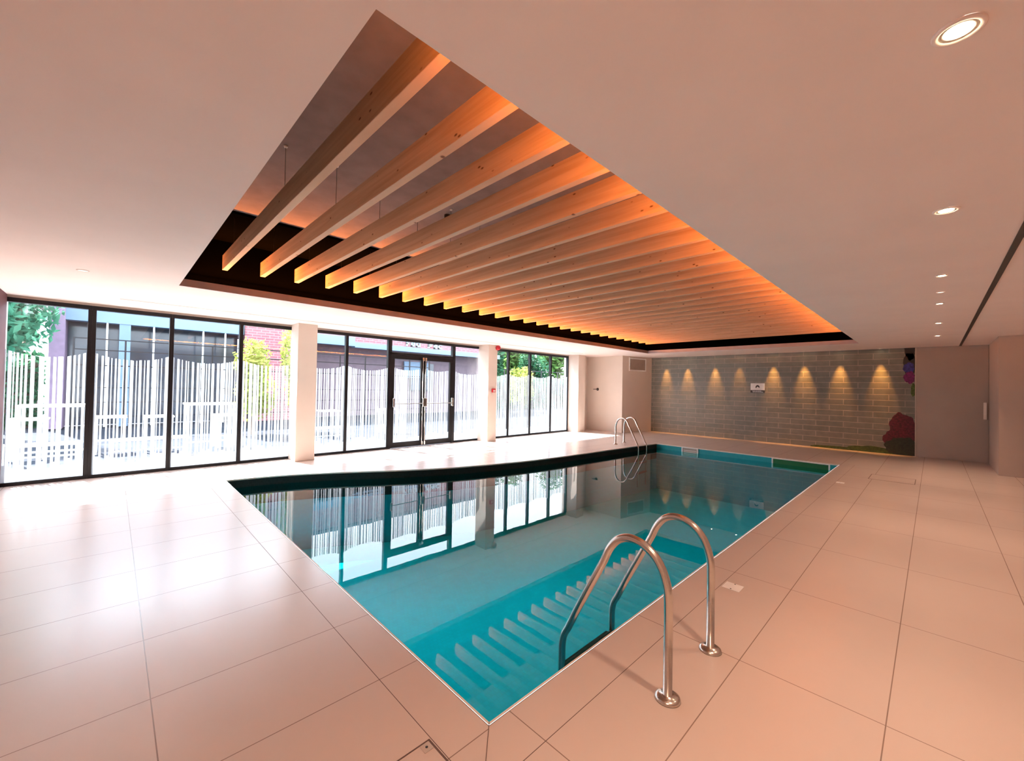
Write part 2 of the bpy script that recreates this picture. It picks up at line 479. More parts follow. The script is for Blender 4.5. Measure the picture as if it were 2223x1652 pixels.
# boxed corner beside the tiled wall
bm = bmesh.new()
pts = [(11.36, 6.10), (12.849, 5.79), (12.849, WY), (11.36, WY)]
lo = [bm.verts.new((p[0], p[1], 0)) for p in pts]; hi = [bm.verts.new((p[0], p[1], H)) for p in pts]
for i in range(4): bm.faces.new((lo[i], lo[(i + 1) % 4], hi[(i + 1) % 4], hi[i]))
bm.faces.new(hi); bm.faces.new(lo[::-1])
wall('wall_boxing', bm, M['wall'], 'pale boxed out wall corner between the windows and the tiled wall')
# window side wall: lintel above and solid end
bm = boxes((XF, 10.2, WY - .02, WY + .15, 2.625, H), (10.2, 11.36, WY - .02, WY + .15, 0, H))
wall('wall_left', bm, M['wall'], 'pale lintel and wall end along the window side')
for x0, x1, lab in ((1.29, 1.64, 'beige square column beside the fourth window, without red fittings'), (6.13, 6.45, 'beige square column carrying the red fire alarm fittings'), (10.22, 10.62, 'beige square column at the far end of the windows')):
    bm = boxes((x0, x1, 7.12, WY - .03, 0, H - .001), bev=.004)
    o = mesh_obj('column', bm, M['wall']); tag(o, lab, 'column', kind='structure')

# ------------------------------------------------------------------ windows
FD = (WY - .045, WY + .045)
def film_bm(x0, x1, rng, ztop=1.905, sag=.085, zlow=.05):
    bm = bmesh.new(); y = WY - .012
    w = x1 - x0; x = x0
    def q(a, b, z0, z1, za=None):
        add_quad(bm, [(a, y, z0), (b, y, z0), (b, y, z1 if za is None else za), (a, y, z1)])
    top = lambda xx: ztop - sag * (1 - abs(2 * (xx - x0) / w - 1) ** 2.2) + rng.uniform(-.006, .006)
    cool = True
    while x < x1 - .002:
        sw = min(rng.choice((.012, .016, .020, .024, .030, .038, .05)) , x1 - x)
        q(x, x + sw, zlow, top(x), top(x + sw)); x += sw
        if x >= x1 - .004: break
        gw = min(rng.choice((.012, .018, .024, .030, .040)), x1 - x)
        q(x, x + gw, zlow, rng.uniform(.19, .33)); x += gw
    return bm

MX = [-2.36, -1.49, -.55, .446, 1.43, 2.412, 3.413, 5.288, 6.30, 7.316, 8.268, 9.281, 10.2]
MW = {-1.49: .045, 3.413: .03, 5.288: .035}
names = ['first', 'second', 'third', 'fourth', 'fifth', 'sixth', None, 'seventh', 'eighth', 'ninth', 'tenth', 'eleventh']
wi = 0
for k in range(12):
    a, b = MX[k], MX[k + 1]
    if k == 6: continue
    wi += 1
    rng = random.Random(100 + k)
    l, r = MW.get(a, .03), MW.get(b, .03)
    bm = bmesh.new()
    for bx in ((a, b, 0, .05), (a, b, 2.565, 2.625), (a, a + l, .05, 2.565), (b - r, b, .05, 2.565)):
        add_box(bm, bx[0], bx[1], FD[0], FD[1], bx[2], bx[3], bev=.003)
    w = mesh_obj('window_%d' % wi, bm, M['frame'])
    tag(w, '%s black framed glazed bay from the camera end, white striped film across its lower part' % names[k], 'window', kind='structure')
    mesh_obj('pane', boxes((a + l, b - r, WY, WY + .008, .05, 2.565)), M['glass'], w)
    mesh_obj('privacy_film', film_bm(a + l, b - r, rng), M['film'], w)

# double door with transom
a, b = 3.413, 5.288
bm = bmesh.new()
for bx in ((a, b, 2.225, 2.285), (a, b, 2.565, 2.625), (a, a + .06, 0, 2.565), (b - .06, b, 0, 2.565)):
    add_box(bm, bx[0], bx[1], FD[0] - .01, FD[1], bx[2], bx[3], bev=.003)
d = mesh_obj('door_1', bm, M['frame']); tag(d, 'black framed glazed double door with transom between two columns', 'door', kind='structure')
mesh_obj('transom_pane', boxes((a + .06, b - .06, WY, WY + .008, 2.285, 2.565)), M['glass'], d)
mid = 4.352
for li, (x0, x1) in enumerate(((a + .06, mid - .002), (mid + .002, b - .06))):
    bm = bmesh.new()
    for bx in ((x0, x1, .012, .135), (x0, x1, 2.13, 2.222), (x0, x0 + .075, .135, 2.13), (x1 - .075, x1, .135, 2.13)):
        add_box(bm, bx[0], bx[1], FD[0] - .006, FD[1] - .03, bx[2], bx[3], bev=.003)
    lf = mesh_obj('door_leaf', bm, M['frame'], d)
    mesh_obj('pane', boxes((x0 + .075, x1 - .075, WY, WY + .008, .135, 2.13)), M['glass'], lf)
    mesh_obj('privacy_film', film_bm(x0 + .075, x1 - .075, random.Random(300 + li), ztop=1.915, sag=.05, zlow=.136), M['film'], lf)
    bm = bmesh.new()
    add_tube(bm, [(x0 + .02, FD[0] - .075, 1.06), (x1 - .02, FD[0] - .075, 1.06)], .011, 10)
    for xx in (x0 + .03, x1 - .03):
        add_box(bm, xx - .022, xx + .022, FD[0] - .09, FD[0] - .006, .98, 1.19, bev=.008)
    mesh_obj('push_bar', bm, M['steel'], lf)
    xr = x1 - .035 if li == 0 else x0 + .035
    bm = bmesh.new()
    add_tube(bm, [(xr, FD[0] - .025, .06), (xr, FD[0] - .025, 2.17)], .011, 8)
    add_box(bm, xr - .025, xr + .025, FD[0] - .045, FD[0] - .006, 2.12, 2.2, bev=.005)
    add_box(bm, xr - .02, xr + .02, FD[0] - .045, FD[0] - .006, .03, .12, bev=.005)
    mesh_obj('panic_bolt', bm, M['steel'], lf)

# grey flush panel door in the tiled wall, with pull handle
bm = boxes((XB - .035, XB - .004, -2.255, -1.10, .003, H - .002))
d2 = mesh_obj('door_2', bm, M['panel']); tag(d2, 'tall satin grey panel door right of the tiled wall', 'door', kind='structure')
bm = bmesh.new()
add_box(bm, XB - .075, XB - .06, -2.225, -2.175, .98, 1.36, bev=.005)
for z in (1.02, 1.30): add_box(bm, XB - .062, XB - .034, -2.21, -2.19, z, z + .03)
mesh_obj('pull_handle', bm, M['edge'], d2)
bm = boxes((XB - .04, XB - .002, -1.098, -1.075, 0, H - .001)); o = mesh_obj('trim_4', bm, M['vent'])
tag(o, 'slim pale metal strip between the tiled wall and the grey panel door', 'trim', kind='structure')
# ------------------------------------------------------------------ ceiling slots
bm = bmesh.new()
add_box(bm, 1.0, XB - .002, -1.842, -1.802, H - .006, H - .0005)
o = mesh_obj('ceiling_slot', bm, M['dark']); tag(o, 'long thin black slot in the ceiling running to the grey panel door', 'ceiling slot')
bm = bmesh.new()
add_box(bm, -1.2, 9.9, 6.70, 6.725, H - .006, H - .0005)
add_box(bm, -1.2, 9.9, 6.66, 6.70, H - .004, H - .0005, mi=1)
o = mesh_obj('linear_diffuser', bm, [M['vent'], M['edge']]); tag(o, 'thin linear air diffuser in the ceiling parallel to the windows', 'air diffuser')

# ------------------------------------------------------------------ timber beams
NB = 27
ords = ['nearest', 'second', 'third', 'fourth', 'fifth', 'sixth', 'seventh', 'eighth', 'ninth', 'tenth', 'eleventh', 'twelfth', 'thirteenth', 'fourteenth', 'fifteenth', 'sixteenth', 'seventeenth', 'eighteenth', 'nineteenth', 'twentieth', 'twenty-first', 'twenty-second', 'twenty-third', 'twenty-fourth', 'twenty-fifth', 'twenty-sixth']
bm = boxes((-.0275, .0275, -.12, 4.58, 2.851, 3.028), bev=.003)
beam = mesh_obj('timber_beam', bm, M['wood'])
for y in (2.2, 4.1):
    bm = bmesh.new()
    add_tube(bm, [(0, y, 3.027), (0, y, ZS - .012)], .002, 8)
    mesh_obj('suspension_wire', bm, M['wire'], beam)
    bm = bmesh.new(); add_lathe(bm, [(.001, ZS - .014), (.012, ZS - .014), (.016, ZS - .001), (.001, ZS - .0005)], (0, y, 0), 16)
    mesh_obj('anchor_plate', bm, M['white'], beam)
for i in range(NB):
    o = beam if i == 0 else copy_tree(beam)
    o.location = (-.31 + .4 * i, 0, 0)
    lab = ('nearest knotty timber beam in the ceiling recess' if i == 0 else
           'last knotty timber beam, next to the tiled end wall' if i == NB - 1 else
           '%s knotty timber beam counted from the camera end of the recess' % ords[i])
    tag(o, lab, 'beam', 'timber beams in the ceiling recess')

# LED strips in the cove
def led_strip(name, x0, x1, y, sgn, power, label):
    """aluminium channel lying behind the recess lip, its diffuser tilted towards the beams"""
    bm = bmesh.new()
    P = [(y, 2.706), (y + sgn * .03, 2.706), (y + sgn * .03, 2.766), (y, 2.735)]
    lo = [bm.verts.new((x0, p[0], p[1])) for p in P]; hi = [bm.verts.new((x1, p[0], p[1])) for p in P]
    for i in range(4): bm.faces.new((lo[i], lo[(i + 1) % 4], hi[(i + 1) % 4], hi[i]))
    bm.faces.new(lo); bm.faces.new(hi[::-1])
    o = mesh_obj(name, bm, M['black'])
    bm = bmesh.new()
    add_quad(bm, [(x0, y + sgn * .001, 2.738), (x1, y + sgn * .001, 2.738), (x1, y + sgn * .0295, 2.7675), (x0, y + sgn * .0295, 2.7675)])
    mesh_obj('diffuser', bm, emit('warm_led', (1.0, .27, .04), power), o)
    tag(o, label, 'light strip')
led_strip('light_strip', -.6, 10.6, 5.035, 1, 230.0, 'warm light strip hidden behind the recess lip on the window side')
led_strip('light_strip', -.6, 10.6, -.26, -1, 48.0, 'warm light strip hidden behind the recess lip opposite the windows')

# small sensor on the recess soffit
e = empty('ceiling_sensor', (1.35, 2.35, ZS))
bm = bmesh.new(); add_lathe(bm, [(.001, 0), (.035, 0), (.035, -.03), (.02, -.05), (.001, -.052)], (0, 0, 0), 16); mesh_obj('sensor_body', bm, M['dark'], e)
bm = bmesh.new(); add_lathe(bm, [(.001, -.05), (.02, -.05), (.016, -.066), (.001, -.07)], (0, 0, 0), 16); mesh_obj('lens', bm, M['white'], e)
tag(e, 'small dark detector on the grey soffit between the beams', 'detector')

# ------------------------------------------------------------------ downlights
lamp_hot = emit('warm_lamp', (1.0, .80, .50), 26.0)
lamp_dim = emit('dim_lamp', (1.0, .86, .66), 1.2)
def spot(name, loc, target, energy, size, blend, col, parent=None, rad=.03):
    l = bpy.data.lights.new(name, 'SPOT'); l.energy = energy; l.spot_size = math.radians(size); l.spot_blend = blend; l.color = col; l.shadow_soft_size = rad
    o = bpy.data.objects.new(name, l); COL.objects.link(o)
    o.location = loc
    v = Vector(target) - Vector(loc)
    o.rotation_euler = v.to_track_quat('-Z', 'Y').to_euler()
    if parent: o.parent = parent
    return o
def make_downlight(loc, r, hot, trim='ceil'):
    e = empty('downlight', loc)
    bm = bmesh.new(); add_lathe(bm, [(r * .72, .002), (r, .002), (r, -.004), (r * .94, -.008), (r * .74, -.006), (r * .72, .002)], (0, 0, 0), 40)
    mesh_obj('trim_ring', bm, M[trim], e)
    bm = bmesh.new(); q = .55 if hot else .72
    add_lathe(bm, [(.001, -.0015), (r * q, -.0015), (r * q, -.0035), (.001, -.0045)], (0, 0, 0), 32)
    if hot:
        add_lathe(bm, [(r * q, -.003), (r * .73, -.004), (r * .73, -.001), (r * q, -.001)], (0, 0, 0), 32, mi=1)
    mesh_obj('lamp_lens', bm, [lamp_hot if hot else lamp_dim, M['vent']], e)
    return e
DL = [(.632, True, 'large bright downlight nearest the camera'), (2.444, True, 'second lit downlight from the camera in the right-hand row'),
      (4.447, True, 'third downlight of the row, beyond the two bright ones'), (5.355, False, 'unlit fitting between two lit downlights of the row'),
      (6.186, True, 'last downlight of the right-hand ceiling row')]
WARM = (1.0, .65, .44)
for x, hot, lab in DL:
    e = make_downlight((x, -1.445, H), .062 if x < 4 else .045 if hot else .035, hot)
    tag(e, lab, 'downlight', 'downlights over the right-hand walkway')
    if hot: spot('downlight_beam', (0, 0, -.03), (0, 0, -1), 54, 84, 1.0, WARM, e, .04)
for x in (-1.2,):  # added out of view to brighten the near floor, follows the row's spacing
    e = make_downlight((x, -1.445, H), .062, True); tag(e, 'added bright downlight overhead, out of view, continuing the right-hand row', 'downlight', 'downlights over the right-hand walkway')
    spot('downlight_beam', (0, 0, -.03), (0, 0, -1), 75, 120, 1.0, WARM, e, .04)
for x in (8.2, 10.2):
    e = make_downlight((x, -1.445, H), .05, True)
    tag(e, '%s faint downlight near the far wall corner' % ('nearer' if x < 9 else 'farther'), 'downlight', 'downlights over the right-hand walkway')
    spot('downlight_beam', (0, 0, -.03), (0, 0, -1), 54, 84, 1.0, WARM, e, .04)
e = make_downlight((-1.503, 4.919, H), .05, False); tag(e, 'small unlit downlight in the ceiling above the first window bays', 'downlight')
GLOW = [5.22, 4.47, 3.58, 2.86, 1.93, 1.17, .37, -.45]
gl = ['leftmost spotlight above the tiled wall', 'second spotlight from the left above the tiled wall', 'third spotlight from the left above the tiled wall', 'dim spotlight above the wall sign', 'spotlight just right of the wall sign', 'third spotlight from the right above the tiled wall', 'second spotlight from the right above the tiled wall', 'rightmost spotlight above the tiled wall']
for i, y in enumerate(GLOW):
    e = make_downlight((XB - .17, y, H), .035, True); tag(e, gl[i], 'spotlight', 'small spotlights washing the tiled wall')
    spot('spotlight_beam', (0, 0, -.02), (.13, 0, -1.02), 45 if i == 3 else 110, 34, 1.0, (1.0, .42, .09), e, .015)

# ------------------------------------------------------------------ pool ladders
def handrail_path(y_deck):
    """side profile (y towards the water, z) of one rail"""
    pts = [(-.487, 0.0), (-.487, .40)]
    # arch
    cx, cz = -.262, .50
    P = [(-.487, .40), (-.480, .53), (-.44, .635), (-.37, .70), (-.285, .722), (-.21, .70), (-.155, .64), (-.115, .555)]
    sm = smooth_curve(P, 5)
    pts += sm[1:]
    pts += [(.06, .22), (.125, .085)]
    bend = smooth_curve([(.125, .085), (.155, .03), (.168, -.03), (.17, -.10)], 4)
    pts += bend[1:]
    pts += [(.17, -1.05)]
    return pts
def make_ladder(name, loc, rz, gap):
    e = empty(name, loc, rz)
    for s in (-1, 1):
        bm = bmesh.new()
        add_tube(bm, [(s * gap / 2, y, z) for y, z in handrail_path(0)], .0215, 18)
        hr = mesh_obj('handrail', bm, M['steel'], e)
        bm = bmesh.new()
        add_lathe(bm, [(.022, .022), (.045, .02), (.058, .012), (.062, .0), (.022, .0)], (s * gap / 2, -.487, 0.0005), 32)
        mesh_obj('floor_flange', bm, M['steel'], hr)
    for z in (-.205, -.46, -.72):
        bm = bmesh.new(); add_box(bm, -gap / 2 + .015, gap / 2 - .015, .125, .198, z, z + .028, bev=.006)
        for k in range(5): add_box(bm, -gap / 2 + .03, gap / 2 - .03, .13 + k * .015, .136 + k * .015, z + .028, z + .032)
        mesh_obj('tread', bm, M['rubber'], e)
    return e
l1 = make_ladder('pool_ladder', (1.006, 0, 0), 0, .55); tag(l1, 'near stainless steel pool ladder with arched handrails', 'pool ladder', 'pool ladders')
l2 = make_ladder('pool_ladder', (8.92, 4.20, 0), PI - math.radians(-4), .50); tag(l2, 'far stainless steel pool ladder by the boxed wall corner', 'pool ladder', 'pool ladders')

# ------------------------------------------------------------------ skimmers in the far pool wall
def skimmer(y0, y1, z0, z1, label, fw, louv):
    e = empty('skimmer', (9.74, (y0 + y1) / 2, z0))
    ox, oy, oz = e.location
    bm = bmesh.new()
    for bx in ((y0, y1, z1 - fw, z1), (y0, y1, z0, z0 + fw), (y0, y0 + fw * 1.6, z0 + fw, z1 - fw), (y1 - fw * 1.6, y1, z0 + fw, z1 - fw)):
        add_box(bm, -.02, -.001, bx[0] - oy, bx[1] - oy, bx[2] - oz, bx[3] - oz, bev=.003)
    mesh_obj('frame', bm, M['white'], e)
    bm = boxes((-.007, -.002, y0 + fw - oy, y1 - fw - oy, z0 + fw - oz, z1 - fw - oz)); mesh_obj('opening', bm, louv, e)
    if y1 - y0 < .6:
        bm = bmesh.new()
        for k in range(3): add_box(bm, -.013, -.006, y0 + .06 - oy, y1 - .06 - oy, .05 + k * .045, .062 + k * .045)
        mesh_obj('weir_flap', bm, M['white'], e)
    tag(e, label, 'skimmer'); return e
skimmer(2.88, 3.32, -.235, -.008, 'small white framed skimmer in the far pool wall', .022, M['vent'])
skimmer(.14, 1.22, -.235, -.012, 'wide white framed skimmer opening at the far right pool corner', .018, plain('green_mosaic', (.012, .16, .05), .3))

# ------------------------------------------------------------------ wall furniture
# safety sign
e = empty('wall_sign', (XB, 2.35, 1.48))
bm = boxes((-.012, -.001, -.19, .19, .075, .285), bev=.002); mesh_obj('sign_plate', bm, M['white'], e)
bm = bmesh.new()
n = 20
outer = [(.055 * math.cos(PI * k / n), .055 * math.sin(PI * k / n) * 1.15) for k in range(n + 1)]
for (py, pz), (qy, qz) in zip(outer, outer[1:]):
    s = .30
    add_quad(bm, [(-.014, py, .165 + pz), (-.014, qy, .165 + qz), (-.014, qy * s, .165 + qz * s * .8), (-.014, py * s, .165 + pz * s * .8)])
add_box(bm, -.0145, -.0135, .028, .055, .140, .167); add_box(bm, -.0145, -.0135, -.055, -.034, .145, .167)
mesh_obj('dark_symbol', bm, M['dark'], e)
bm = boxes((-.011, -.001, -.19, .19, -.005, .07)); lp = mesh_obj('lower_strip', bm, M['dark'], e)
bm = bmesh.new()
for k, (a_, b_) in enumerate(((-.15, .12), (-.10, .15))):
    yy = a_
    rg = random.Random(k)
    while yy < b_:
        w_ = rg.uniform(.012, .03); add_box(bm, -.0125, -.0108, yy, yy + w_, .012 + k * .028, .026 + k * .028); yy += w_ + .007
mesh_obj('pale_marks', bm, M['white'], lp)
tag(e, 'small white sign with dark symbol on the tiled wall', 'sign')

# flower picture at the right end of the tiled wall
def blob(bm, cy, cz, ry, rz, x, n=40, rough=.14, seed=0, ylim=(-9, 9), mi=0, th=.004):
    rg = random.Random(seed); ph = [rg.uniform(0, 6.28) for _ in range(4)]
    ring_ = []
    for k in range(n):
        a = 2 * PI * k / n
        f = 1 + rough * (.5 * math.sin(3 * a + ph[0]) + .35 * math.sin(7 * a + ph[1]) + .25 * math.sin(13 * a + ph[2]))
        ring_.append((min(max(cy + ry * f * math.cos(a), ylim[0]), ylim[1]), max(.002, cz + rz * f * math.sin(a))))
    fr = [bm.verts.new((x - th, p[0], p[1])) for p in ring_]; bk = [bm.verts.new((x, p[0], p[1])) for p in ring_]
    bm.faces.new(fr).material_index = mi
    for k in range(n): bm.faces.new((fr[k], fr[(k + 1) % n], bk[(k + 1) % n], bk[k])).material_index = mi
e = empty('flower_mural', (XB, -.98, 0))
def flat(name, parts, mat):
    bm = bmesh.new()
    for p in parts: blob(bm, p[0] + .98, p[1], p[2], p[3], -p[4], seed=p[5], ylim=(-.093, 2))
    mesh_obj(name, bm, mat, e)
flat('dark_hanging_basket', [(-.985, 2.62, .10, .26, .001, 1), (-.98, 2.25, .115, .30, .001, 2)], M['dark'])
flat('blue_flowers', [(-.965, 2.16, .10, .14, .005, 3)], plain('blue_petals', (.03, .03, .20), .5, vary=.5, scale=25))
flat('magenta_flowers', [(-.975, 1.93, .10, .15, .006, 4)], plain('magenta_petals', (.16, .01, .10), .5, vary=.5, scale=25))
flat('green_trailing_leaves', [(-1.05, 1.62, .05, .16, .003, 5)], plain('mural_leaves', (.06, .10, .02), .6, vary=.5, scale=25))
flat('red_flowers', [(-.86, .62, .26, .42, .002, 6), (-.70, .38, .20, .25, .001, 7)], plain('red_petals', (.10, .008, .018), .5, vary=.6, scale=22))
flat('dark_planter', [(-.84, .20, .30, .24, .006, 8)], plain('dark_leaves', (.02, .025, .012), .6, vary=.4, scale=20))
flat('green_ground', [(-.25, .05, .55, .10, .004, 9), (.4, .02, .7, .05, .003, 10)], plain('mural_grass', (.05, .075, .015), .7, vary=.5, scale=20))
tag(e, 'flower mural with hanging basket and red bush at the end of the tiled wall', 'mural')

# vent grille on the boxed corner
ang = math.atan2(5.79 - 6.10, 12.849 - 11.36)
e = empty('vent_grille', (12.10, 6.10 + (12.10 - 11.36) * math.tan(ang), 2.15), ang)
bm = bmesh.new()
for bx in ((-.44, .44, 0, .045), (-.44, .44, .42, .465), (-.44, -.40, .045, .42), (.40, .44, .045, .42)):
    add_box(bm, bx[0], bx[1], -.022, -.001, bx[2], bx[3], bev=.003)
mesh_obj('frame', bm, M['white'], e)
bm = bmesh.new()
for k in range(12):
    z = .055 + k * .030
    add_quad(bm, [(-.40, -.016, z), (.40, -.016, z), (.40, -.004, z + .026), (-.40, -.004, z + .026)])
add_quad(bm, [(-.40, -.002, .045), (.40, -.002, .045), (.40, -.002, .42), (-.40, -.002, .42)])
mesh_obj('louvres', bm, M['vent'], e)
tag(e, 'square pale vent grille high on the boxed wall corner', 'vent')
# black lever fitting on the pale wall
e = empty('lever_fitting', (11.36, 7.10, 1.485))
bm = bmesh.new(); add_lathe(bm, [(.001, -.012), (.05, -.012), (.05, -.001), (.001, -.0005)], (0, 0, 0), 20, 'x'); mesh_obj('rose', bm, M['dark'], e)
bm = bmesh.new(); add_tube(bm, [(-.01, 0, 0), (-.06, 0, 0), (-.07, .02, 0), (-.07, .14, 0)], .013, 10); mesh_obj('lever', bm, M['dark'], e)
tag(e, 'small black lever fitting on the pale wall beside the far column', 'handle')
# fire alarm sounder and call point on the second column
e = empty('alarm_sounder', (6.43, 7.12, 2.59))
bm = bmesh.new(); add_lathe(bm, [(.001, -.10), (.042, -.10), (.06, -.085), (.066, -.04), (.066, -.02), (.05, -.001), (.001, -.0005)], (0, 0, 0), 24, 'y'); mesh_obj('dome', bm, M['red'], e)
bm = bmesh.new(); add_lathe(bm, [(.001, -.02), (.058, -.02), (.058, 0), (.001, -.0002)], (0, 0, .0), 24, 'y'); mesh_obj('base', bm, M['red'], e)
tag(e, 'round red alarm sounder at the top of the second column', 'alarm')
e = empty('fire_call_point', (6.31, 7.12, 1.40))
bm = boxes((-.055, .055, -.05, -.0005, -.055, .055), bev=.006); mesh_obj('housing', bm, M['red'], e)
bm = boxes((-.032, .035, -.054, -.049, -.022, .016), bev=.001); mesh_obj('break_glass', bm, M['white'], e)
bm = boxes((-.004, .012, -.057, -.053, -.012, .006)); mesh_obj('press_mark', bm, M['dark'], e)
bm = boxes((-.045, .045, -.052, -.049, -.048, -.034)); mesh_obj('lower_label', bm, M['vent'], e)
tag(e, 'square red fire call point on the second column', 'call point')

# ------------------------------------------------------------------ floor fittings
def floor_plate(loc, s, label, mat):
    e = empty('floor_plate', loc)
    bm = boxes((-s, s, -s, s, .0005, .004), bev=.001); mesh_obj('plate', bm, mat, e)
    bm = bmesh.new()
    add_box(bm, -s * .62, s * .62, -s * .3, s * .35, .004, .0046)
    mesh_obj('inset', bm, M['white'], e)
    for sx in (-1, 1):
        bm = bmesh.new(); add_lathe(bm, [(.001, .005), (.006, .005), (.006, .004), (.001, .0039)], (sx * s * .82, 0, 0), 10); mesh_obj('screw', bm, M['dark'], e)
    tag(e, label, 'floor plate')
floor_plate((2.215, -.315, 0), .062, 'small pale square floor plate beside the near ladder', M['white'])
floor_plate((7.58, -.297, 0), .055, 'small pale square floor plate near the far right pool corner', M['white'])
# lift-out hatch with corner plate, bottom of the picture
e = empty('floor_hatch', (-.245, .108, 0))
bm = bmesh.new()
for bx in ((-.60, 0, -.006, 0), (-.008, 0, -.56, -.006), (-.60, 0, -.56, -.554), (-.60, -.594, -.554, -.006)):
    add_box(bm, bx[0], bx[1], bx[2], bx[3], .0003, .0022)
mesh_obj('edge_frame', bm, M['grout'], e)
bm = boxes((-.594, -.008, -.554, -.006, .0002, .0012)); mesh_obj('slab', bm, tile_floor('hatch_slab', TILE, [(0, 60.0, 200.0, .001)]), e)
bm = boxes((-.052, -.010, -.050, -.008, .0012, .0028), bev=.0006); cp = mesh_obj('corner_plate', bm, M['vent'], e)
bm = bmesh.new(); add_lathe(bm, [(.0005, .0034), (.0055, .0034), (.0055, .0027), (.0005, .0026)], (-.031, -.028, 0), 12); mesh_obj('screw', bm, M['rubber'], cp)
tag(e, 'lift-out floor hatch with screwed corner plate left of the pool corner', 'floor hatch')
e = empty('access_cover', (8.72, -.88, 0))
bm = bmesh.new()
for bx in ((-.3, .3, -.3, -.29), (-.3, .3, .29, .3), (-.3, -.29, -.29, .29), (.29, .3, -.29, .29)): add_box(bm, bx[0], bx[1], bx[2], bx[3], .0003, .002)
mesh_obj('edge_frame', bm, M['grout'], e)
bm = boxes((-.29, .29, -.29, .29, .0002, .001)); mesh_obj('slab', bm, bpy.data.materials['hatch_slab'], e)
tag(e, 'square tiled access cover in the walkway floor at the far right', 'access cover')

# ------------------------------------------------------------------ outdoors
bm = bmesh.new(); add_quad(bm, [(-25, WY + .15, -.03), (60, WY + .15, -.03), (60, 45, -.03), (-25, 45, -.03)])
o = mesh_obj('ground', bm, M['patio']); tag(o, 'dark grey paved terrace outside the windows', 'terrace', kind='structure')

YB = 17.0
e = empty('building', (5, YB, -.03)); ex, ey, ez = e.location
def bpart(name, bs, mat, bev=0.0):
    bm = bmesh.new()
    for b_ in bs: add_box(bm, b_[0] - ex, b_[1] - ex, b_[2] - ey, b_[3] - ey, b_[4] - ez, b_[5] - ez, bev=bev)
    return mesh_obj(name, bm, mat, e)
bpart('brick_wall', [(2.3, 15.0, YB + .15, YB + 3, 3.38, 4.6), (2.35, 4.85, YB + .02, YB + .3, 0, 4.6)], M['redbrick'])
bpart('fascia', [(-2.3, 2.3, YB - .1, YB + .3, 3.30, 3.85), (4.86, 6.6, YB - .1, YB + .3, 3.22, 3.62), (6.6, 15.5, YB - .1, YB + .3, 3.17, 3.41)], M['fascia'])
bpart('rear_wall', [(4.86, 15.5, YB + 1.2, YB + 1.4, 0, 3.5)], M['mauve'])
bpart('shopfront_glazing', [(-2.3, 2.3, YB + 1.0, YB + 1.1, 0, 3.4)], M['darkglass'])
bpart('soffit', [(-2.3, 2.3, YB + .2, YB + 1.1, 3.35, 3.45), (4.86, 15.5, YB + .2, YB + 1.3, 3.3, 3.4)], M['mauve'])
bpart('brick_pier', [(-2.62, -2.3, YB - .15, YB + 1, 0, 5)], M['purple'])
bpart('upper_wall', [(-2.3, 2.3, YB + .2, YB + 3, 3.85, 4.6)], M['fascia'])
for x in (-1.80, -1.42, -.30, 1.04, 1.70):
    bpart('white_post', [(x, x + .045, YB - .06, YB - .01, 0, 3.3)], M['pwhite'])
bpart('blue_column', [(-1.12, -.85, YB - .08, YB + .15, 0, 3.3)], M['fascia'])
bpart('window_panel', [(10.2, 11.6, YB + 1.1, YB + 1.19, 1.2, 2.7)], M['darkglass'])
bpart('pale_shutter', [(9.75, 11.2, YB + 1.05, YB + 1.12, 1.9, 2.75)], M['fascia'])
bpart('roof', [(-2.62, 15.0, YB + .1, YB + 3, 4.6, 4.75)], M['mauve'])
# illegible pale shop lettering, two word groups
def lettering(x0, x1, z0, z1, seed):
    rg = random.Random(seed); bm = bmesh.new(); x = x0
    while x < x1 - .1:
        w_ = rg.uniform(.20, .30); k = rg.randrange(3); t = .06
        if k == 0: L = ((x, x + t, z0, z1), (x, x + w_ * .8, z1 - t, z1), (x, x + w_ * .65, (z0 + z1) / 2 - t / 2, (z0 + z1) / 2 + t / 2))
        elif k == 1: L = ((x, x + t, z0, z1), (x + w_ - t * 1.6, x + w_ - t * .6, z0, z1), (x, x + w_ - t, z1 - t, z1), (x, x + w_ - t, z0, z0 + t))
        else: L = ((x, x + t, z0, z1), (x, x + w_ * .8, z0, z0 + t), (x, x + w_ * .8, z1 - t, z1))
        for a_, b_, c_, d_ in L: add_box(bm, a_ - ex, b_ - ex, YB + .05 - ey, YB + .15 - ey, c_ - ez, d_ - ez)
        x += w_ + .06
    return mesh_obj('sign_lettering', bm, M['signtext'], e)
lettering(9.3, 10.25, 3.47, 3.72, 1); lettering(10.58, 11.5, 3.46, 3.70, 2)
tag(e, 'low red brick building with pale blue fascia beyond the terrace', 'building')

# wire fence in front of the building
e = empty('wire_fence', (3, 14.5, -.03))
bm = bmesh.new()
for x in range(-5, 7): add_box(bm, x * 1.0 - .02, x * 1.0 + .02, -.02, .02, 0, 2.65)
mesh_obj('posts', bm, M['frame'], e)
bm = bmesh.new()
for z in (1.9, 2.32, 2.62): add_box(bm, -5, 6, -.015, .015, z, z + .03)
for z in (.5, .9, 1.3): add_box(bm, -5, 6, -.01, .01, z, z + .02)
mesh_obj('rails', bm, M['frame'], e)
tag(e, 'dark rail fence standing in front of the brick building', 'fence')

